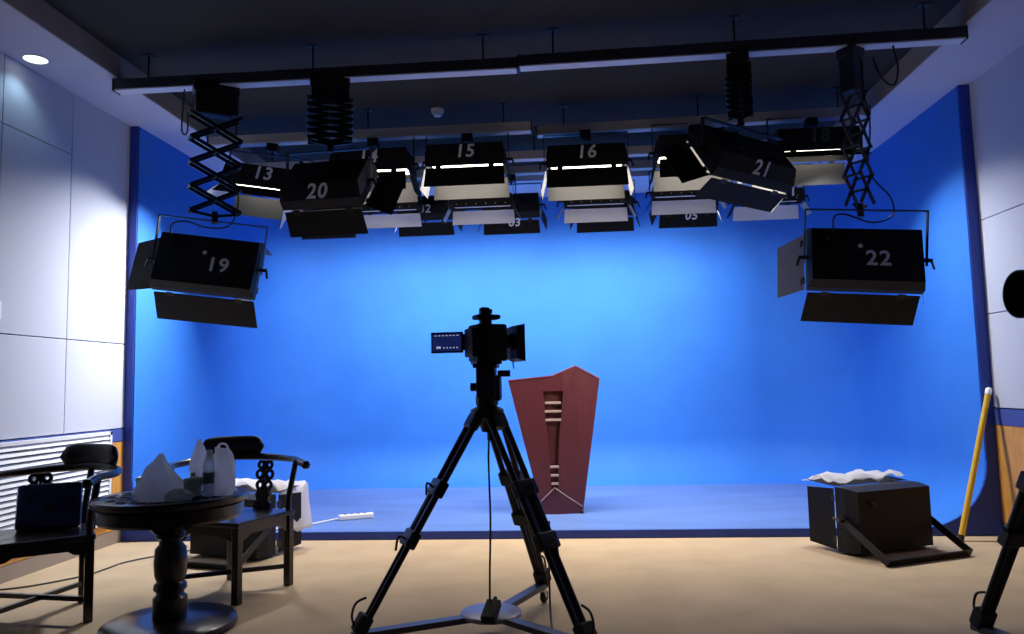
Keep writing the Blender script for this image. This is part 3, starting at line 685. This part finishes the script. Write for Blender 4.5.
    MB().cyl((0.02, 0.02, z - 0.085), (0.02, 0.02, z - 0.13), 0.026, 14).build('bowl_handle', M_blackmetal, t, True)
    return t
HUB = (-0.445, 3.985)
tripod('black tripod on a wheeled dolly at centre, in front of the lectern', HUB, 1.12, [(-0.585, -0.31), (0.475, -0.44), (0.24, 0.58)], 0.27)
HUB2 = (2.03, 3.22)
tripod('black tripod on a dolly cut off by the right frame edge', HUB2, 1.20, [(-0.165, 0.56), (0.60, -0.07), (-0.36, -0.50)], 0.295)

def camcorder(label, loc, yaw, round_hood=False):
    """lens along local +Y, origin at the underside centre"""
    t = thing('video_camera', label, 'video camera', loc, (0, 0, R_(yaw)), 'video cameras on tripods')
    MB().box((0, 0.01, 0.108), (0.145, 0.17, 0.195), bevel=0.012).box((0, -0.085, 0.11), (0.125, 0.03, 0.15), bevel=0.008).box((0.07, 0.02, 0.09), (0.03, 0.13, 0.10), bevel=0.008).build('body', M_black, t, True)
    MB().box((0, 0.0, 0.006), (0.10, 0.14, 0.022), bevel=0.006).build('mount', M_blackmetal, t)
    h = MB().box((0, 0.0, 0.215), (0.05, 0.06, 0.05), bevel=0.010).box((0, 0.005, 0.245), (0.09, 0.135, 0.026), bevel=0.011)
    h.build('top_handle', M_black, t, True)
    MB().box((0, -0.005, 0.275), (0.05, 0.05, 0.045), bevel=0.010).cyl((0.0, 0.0, 0.276), (0, 0.035, 0.276), 0.014, 12).build('receiver', M_black, t, True)
    MB().lathe([(0.04, 0.0), (0.04, 0.02), (0.034, 0.025), (0.034, 0.045), (0.045, 0.05), (0.045, 0.07), (0.038, 0.075)], (0, 0.09, 0.115), 28, Matrix.Rotation(-pi / 2, 3, 'X')).build('lens_barrel', M_black, t, True)
    hb = MB()
    fr = [(-0.085, -0.075), (0.085, -0.075), (0.085, 0.075), (-0.085, 0.075)]
    a = [hb.bm.verts.new((u * 0.86, 0.148, 0.108 + v * 1.12)) for u, v in fr]; b = [hb.bm.verts.new((u * 0.98, 0.190, 0.108 + v * 1.32)) for u, v in fr]
    c = [hb.bm.verts.new((u * 0.98 * 0.93, 0.190, 0.108 + v * 1.32 * 0.93)) for u, v in fr]; d_ = [hb.bm.verts.new((u * 0.66, 0.158, 0.108 + v * 0.7)) for u, v in fr]
    for p, q in ((a, b), (b, c), (c, d_)):
        for k in range(4): hb.bm.faces.new((p[k], p[(k + 1) % 4], q[(k + 1) % 4], q[k]))
    hb.bm.faces.new(a[::-1]); hb.bm.faces.new(d_)
    if round_hood:
        hb = MB().lathe([(0.052, 0.0), (0.085, 0.02), (0.098, 0.06), (0.098, 0.10), (0.092, 0.10), (0.088, 0.06), (0.05, 0.022)], (0, 0.150, 0.10), 32, Matrix.Rotation(-pi / 2, 3, 'X'))
    ho = hb.build('lens_hood', M_black, t, round_hood)
    MB().lathe([(0.0, 0), (0.038, 0.0), (0.03, 0.006), (0, 0.010)], (0, 0.160, 0.112), 24, Matrix.Rotation(-pi / 2, 3, 'X')).build('lens_glass', M_lens, ho, True)
    # flip-out monitor at the left, screen towards the operator
    mo = MB().box((-0.165, 0.0, 0.118), (0.175, 0.018, 0.112), bevel=0.004).cyl((-0.066, 0.0, 0.075), (-0.066, 0.0, 0.16), 0.012, 10)
    mo.xf(Matrix.Translation((-0.072, -0.09, 0)) @ Matrix.Rotation(R_(-yaw * 0.9), 4, 'Z') @ Matrix.Translation((0.066, 0, 0)))
    mob = mo.build('flip_monitor', M_black, t)
    S = Matrix.Translation((-0.072, -0.09, 0)) @ Matrix.Rotation(R_(-yaw * 0.9), 4, 'Z') @ Matrix.Translation((0.066, 0, 0))
    MB().box((-0.165, -0.0098, 0.118), (0.158, 0.0012, 0.092)).xf(S).build('screen', M_screen, mob)
    ic = MB()
    for k in range(7): ic.box((-0.225 + 0.02 * k, -0.0108, 0.155), (0.012, 0.0008, 0.004))
    ic.box((-0.210, -0.0108, 0.092), (0.024, 0.0008, 0.011))
    for k in range(5): ic.box((-0.180 + 0.018 * k, -0.0108, 0.09), (0.008, 0.0008, 0.006))
    ic.xf(S).build('screen_readout', M_icon, mob)
    MB().tube(spline([(0.03, 0.13, 0.08), (0.035, 0.14, 0.03), (0.03, 0.145, -0.03), (0.02, 0.135, 0.03), (0.028, 0.13, 0.075)], 5), 0.0022, 6).build('lens_cap_string', M_cord, t, True)
    return t
camcorder('black video camera with flip-out screen on the central tripod', (HUB[0], HUB[1], 1.39), -62)
camcorder('black video camera at the right frame edge, lens pointing left', (HUB2[0] + 0.025, HUB2[1], 1.495), 96, True)
# power cable and adapter hanging from the central tripod
cable('power_cable', 'thin black cable hanging straight from the central tripod head to the dolly', [(-0.43, 3.93, 1.02), (-0.435, 3.91, 0.90), (-0.43, 3.90, 0.60), (-0.438, 3.90, 0.35), (-0.44, 3.89, 0.19)], 0.0055, M_cord)
t = thing('power_adapter', 'small black power adapter lying on the dolly hub', 'power adapter', (-0.43, 3.88, 0.135), (R_(28), 0, R_(-12)))
MB().box((0, 0, 0.025), (0.075, 0.13, 0.045), bevel=0.008).build('case', M_rubber, t)
MB().cyl((0, 0.06, 0.025), (0, 0.09, 0.03), 0.010, 10).build('plug_neck', M_rubber, t, True)
cable('trailing_cable', 'black cable dropping from the rear dolly wheel towards the camera', [(-0.15, 4.40, 0.50), (-0.155, 4.33, 0.25), (-0.15, 4.22, 0.06), (-0.13, 3.95, 0.007), (-0.10, 3.60, 0.006), (-0.02, 3.2, 0.006)], 0.006, M_cord)

# ------------------------------------------------------------------ lectern
t = thing('lectern', 'maroon wooden lectern with pointed top standing on the blue floor', 'lectern', (0, 0, 0.065))
def fy(x): return 7.20 + max(0.0, x + 0.08) * 0.32
def lec(poly, y0, y1): return MB().prism(poly, lambda u, v: (u, fy(u) + y0, v - 0.065), lambda u, v: (u * 0.9 - 0.016 if y1 > 0.1 else u, fy(u) + y1, v - 0.065))
A, B_, C_, D = (-0.60, 1.312), (-0.183, 1.347), (0.036, 1.436), (0.266, 1.309); BL, BR = (-0.305, 0.066), (0.070, 0.066)
lec([A, B_, C_, D, BR, BL], 0.032, 0.42).build('carcass', M_maroon2, t)
lec([A, (-0.272, 1.339), (-0.272, 1.205), (-0.235, 0.72), (-0.218, 0.29), (-0.218, 0.066), BL], 0.0, 0.03).build('front_panel', M_maroon, t)
lec([(-0.082, 1.388), C_, D, BR, (-0.155, 0.066), (-0.155, 0.29), (-0.138, 0.72), (-0.082, 1.205)], 0.0, 0.03).build('front_panel', M_maroon, t)
lec([(-0.272, 1.339), B_, (-0.082, 1.388), (-0.082, 1.205), (-0.272, 1.205)], 0.0, 0.03).build('front_panel', M_maroon, t)
lec([(-0.218, 0.29), (-0.155, 0.29), (-0.155, 0.066), (-0.218, 0.066)], 0.0, 0.03).build('front_panel', M_maroon, t)
for z, wd in ((1.095, 0.150), (1.015, 0.155), (0.935, 0.148), (0.500, 0.085), (0.422, 0.075), (0.345, 0.066)):
    MB().box((-0.182, 7.208, z - 0.065), (wd, 0.02, 0.022), bevel=0.003).build('inlay_bar', M_gold, t)
MB().tube([(-0.186, 7.194, 0.245), (-0.318, 7.194, 0.12)], 0.004, 6).tube([(-0.186, 7.194, 0.245), (-0.08, 7.194, 0.17), (0.068, 7.238, 0.065)], 0.004, 6).build('inlay_line', M_gold, t)
edge = MB()
for p, q in ((A, B_), (B_, C_), (C_, D)): edge.bar((p[0], fy(p[0]) + 0.014, p[1] - 0.063), (q[0], fy(q[0]) + 0.014, q[1] - 0.063), 0.034, 0.008)
edge.build('top_edge', mat('maroon_edge', (0.30, 0.06, 0.05), 0.4), t)
MB().box((0.062, 7.235, 0.016), (0.03, 0.03, 0.03), bevel=0.006).build('corner_foot', M_rubber, t)

# ------------------------------------------------------------------ lamps parked on the floor under dust sheets
def parked(label, loc, yaw, w, left, right, far, gap_):
    t = lamp(label, loc, (pi / 2, 0, R_(yaw)), w, 0.46, 0.20, None, near=None, far=far, left=left, right=right, dl=0.27, group='lamps parked on the floor', yoke=30, yl=0.44, rivets=False, dlf=0.27, taper=0.93, gap=gap_, cover=False, bar=0.055)
    return t
parked('black panel lamp parked on the carpet at right, yoke folded as a stand', (2.225, 5.98, 0.245), 25, 0.72, 0, 0, 4, 0.006)
parked('black panel lamp parked on the carpet behind the right chair', (-2.62, 5.90, 0.245), -16, 0.66, 0, 3, 4, 0.022)
def sheet(label, loc, yaw, w, d, drop_side, seed):
    """crumpled plastic lying over the top of a parked lamp"""
    m = MB(); nx, ny = 26, 18; g = []
    for i in range(nx + 1):
        row = []
        for j in range(ny + 1):
            u = i / nx; v = j / ny; x = -w / 2 + u * w; y = v * d
            z = 0.022 + 0.055 * (noise.noise(Vector((x * 8 + seed, y * 8, seed))) + 0.35) + 0.012 * noise.noise(Vector((x * 26, y * 26, seed)))
            if drop_side:
                over = x - (w / 2 - drop_side)
                if over > 0: 
                    z -= min(over * 1.0, 0.06) + max(0, over - 0.06) * 1.0; x = (w / 2 - drop_side) + min(over, 0.06) * 0.9 + 0.15 * max(0, over - 0.06) + 0.015 * noise.noise(Vector((y * 9, over * 6, 3)))
            elif v > 0.9: z -= (v - 0.9) * 0.5
            row.append(m.bm.verts.new((x, y, max(z, 0.012) if not drop_side else z)))
        g.append(row)
    for i in range(nx):
        for j in range(ny): m.bm.faces.new((g[i][j], g[i + 1][j], g[i + 1][j + 1], g[i][j + 1]))
    o = m.build('dust_sheet', M_sheet, None, True, loc, (0, 0, R_(yaw)))
    sm = o.modifiers.new('solid', 'SOLIDIFY'); sm.thickness = 0.0012
    return tag(o, label, 'plastic sheet', 'plastic sheets over the parked lamps')
sheet('crumpled white plastic sheet over the parked lamp at right', (2.225, 5.985, 0.475), 25, 0.70, 0.36, 0.0, 2.0)
sheet('white plastic sheet hanging down the parked lamp behind the right chair', (-2.47, 5.93, 0.482), -16, 0.98, 0.36, 0.36, 6.0)

# ------------------------------------------------------------------ small things on the stage and floor
t = thing('power_strip', 'white power strip lying on the blue stage floor', 'power strip', (-2.03, 7.05, 0.066), (0, 0, R_(26)))
MB().box((0, 0, 0.024), (0.32, 0.065, 0.048), bevel=0.01).build('case', M_strip, t)
sk = MB()
for k in range(4): sk.lathe([(0.017, 0.0), (0.017, 0.002), (0, 0.002)], (-0.10 + 0.06 * k, 0, 0.0475), 14)
sk.build('sockets', M_greyface, t)
cable('white_cord', 'white cord running from the power strip to the parked lamp', [(-2.17, 6.985, 0.085), (-2.25, 6.93, 0.075), (-2.34, 6.80, 0.073), (-2.45, 6.65, 0.073), (-2.62, 6.55, 0.073)], 0.007, M_strip)
cable('loose_cable', 'thin dark cord winding over the carpet at left', [(-3.80, 4.86, 0.006), (-3.655, 4.95, 0.006), (-3.52, 5.12, 0.006), (-3.44, 5.27, 0.006), (-3.42, 5.45, 0.006), (-3.40, 5.63, 0.006), (-3.255, 5.86, 0.006), (-2.987, 6.143, 0.006), (-2.90, 6.12, 0.03)], 0.006, M_cord)
cable('loose_cable', 'thin dark cord curling on the carpet left of the lamp behind the right chair', [(-3.05, 6.25, 0.006), (-2.98, 6.10, 0.006), (-2.90, 6.02, 0.006), (-2.86, 6.12, 0.006), (-2.95, 6.27, 0.006), (-3.02, 6.36, 0.008)], 0.006, M_cord)
pa, pb = Vector((2.945, 6.22, 0.004)), Vector((3.325, 6.38, 1.165)); dv = pb - pa
o = MB().tube([pa + dv * 0.03, pa + dv * 0.955], 0.022, 14).build('leaning_pole', M_yellow, None, True); tag(o, 'yellow pole leaning against the dark blue edge at right', 'pole')
MB().tube([pa + dv * 0.955, pa + dv * 0.99, pb], [0.024, 0.024, 0.014], 14).build('white_end', M_strip, o, True)
MB().tube([pa, pa + dv * 0.035], 0.023, 14).build('rubber_end', M_rubber, o, True)
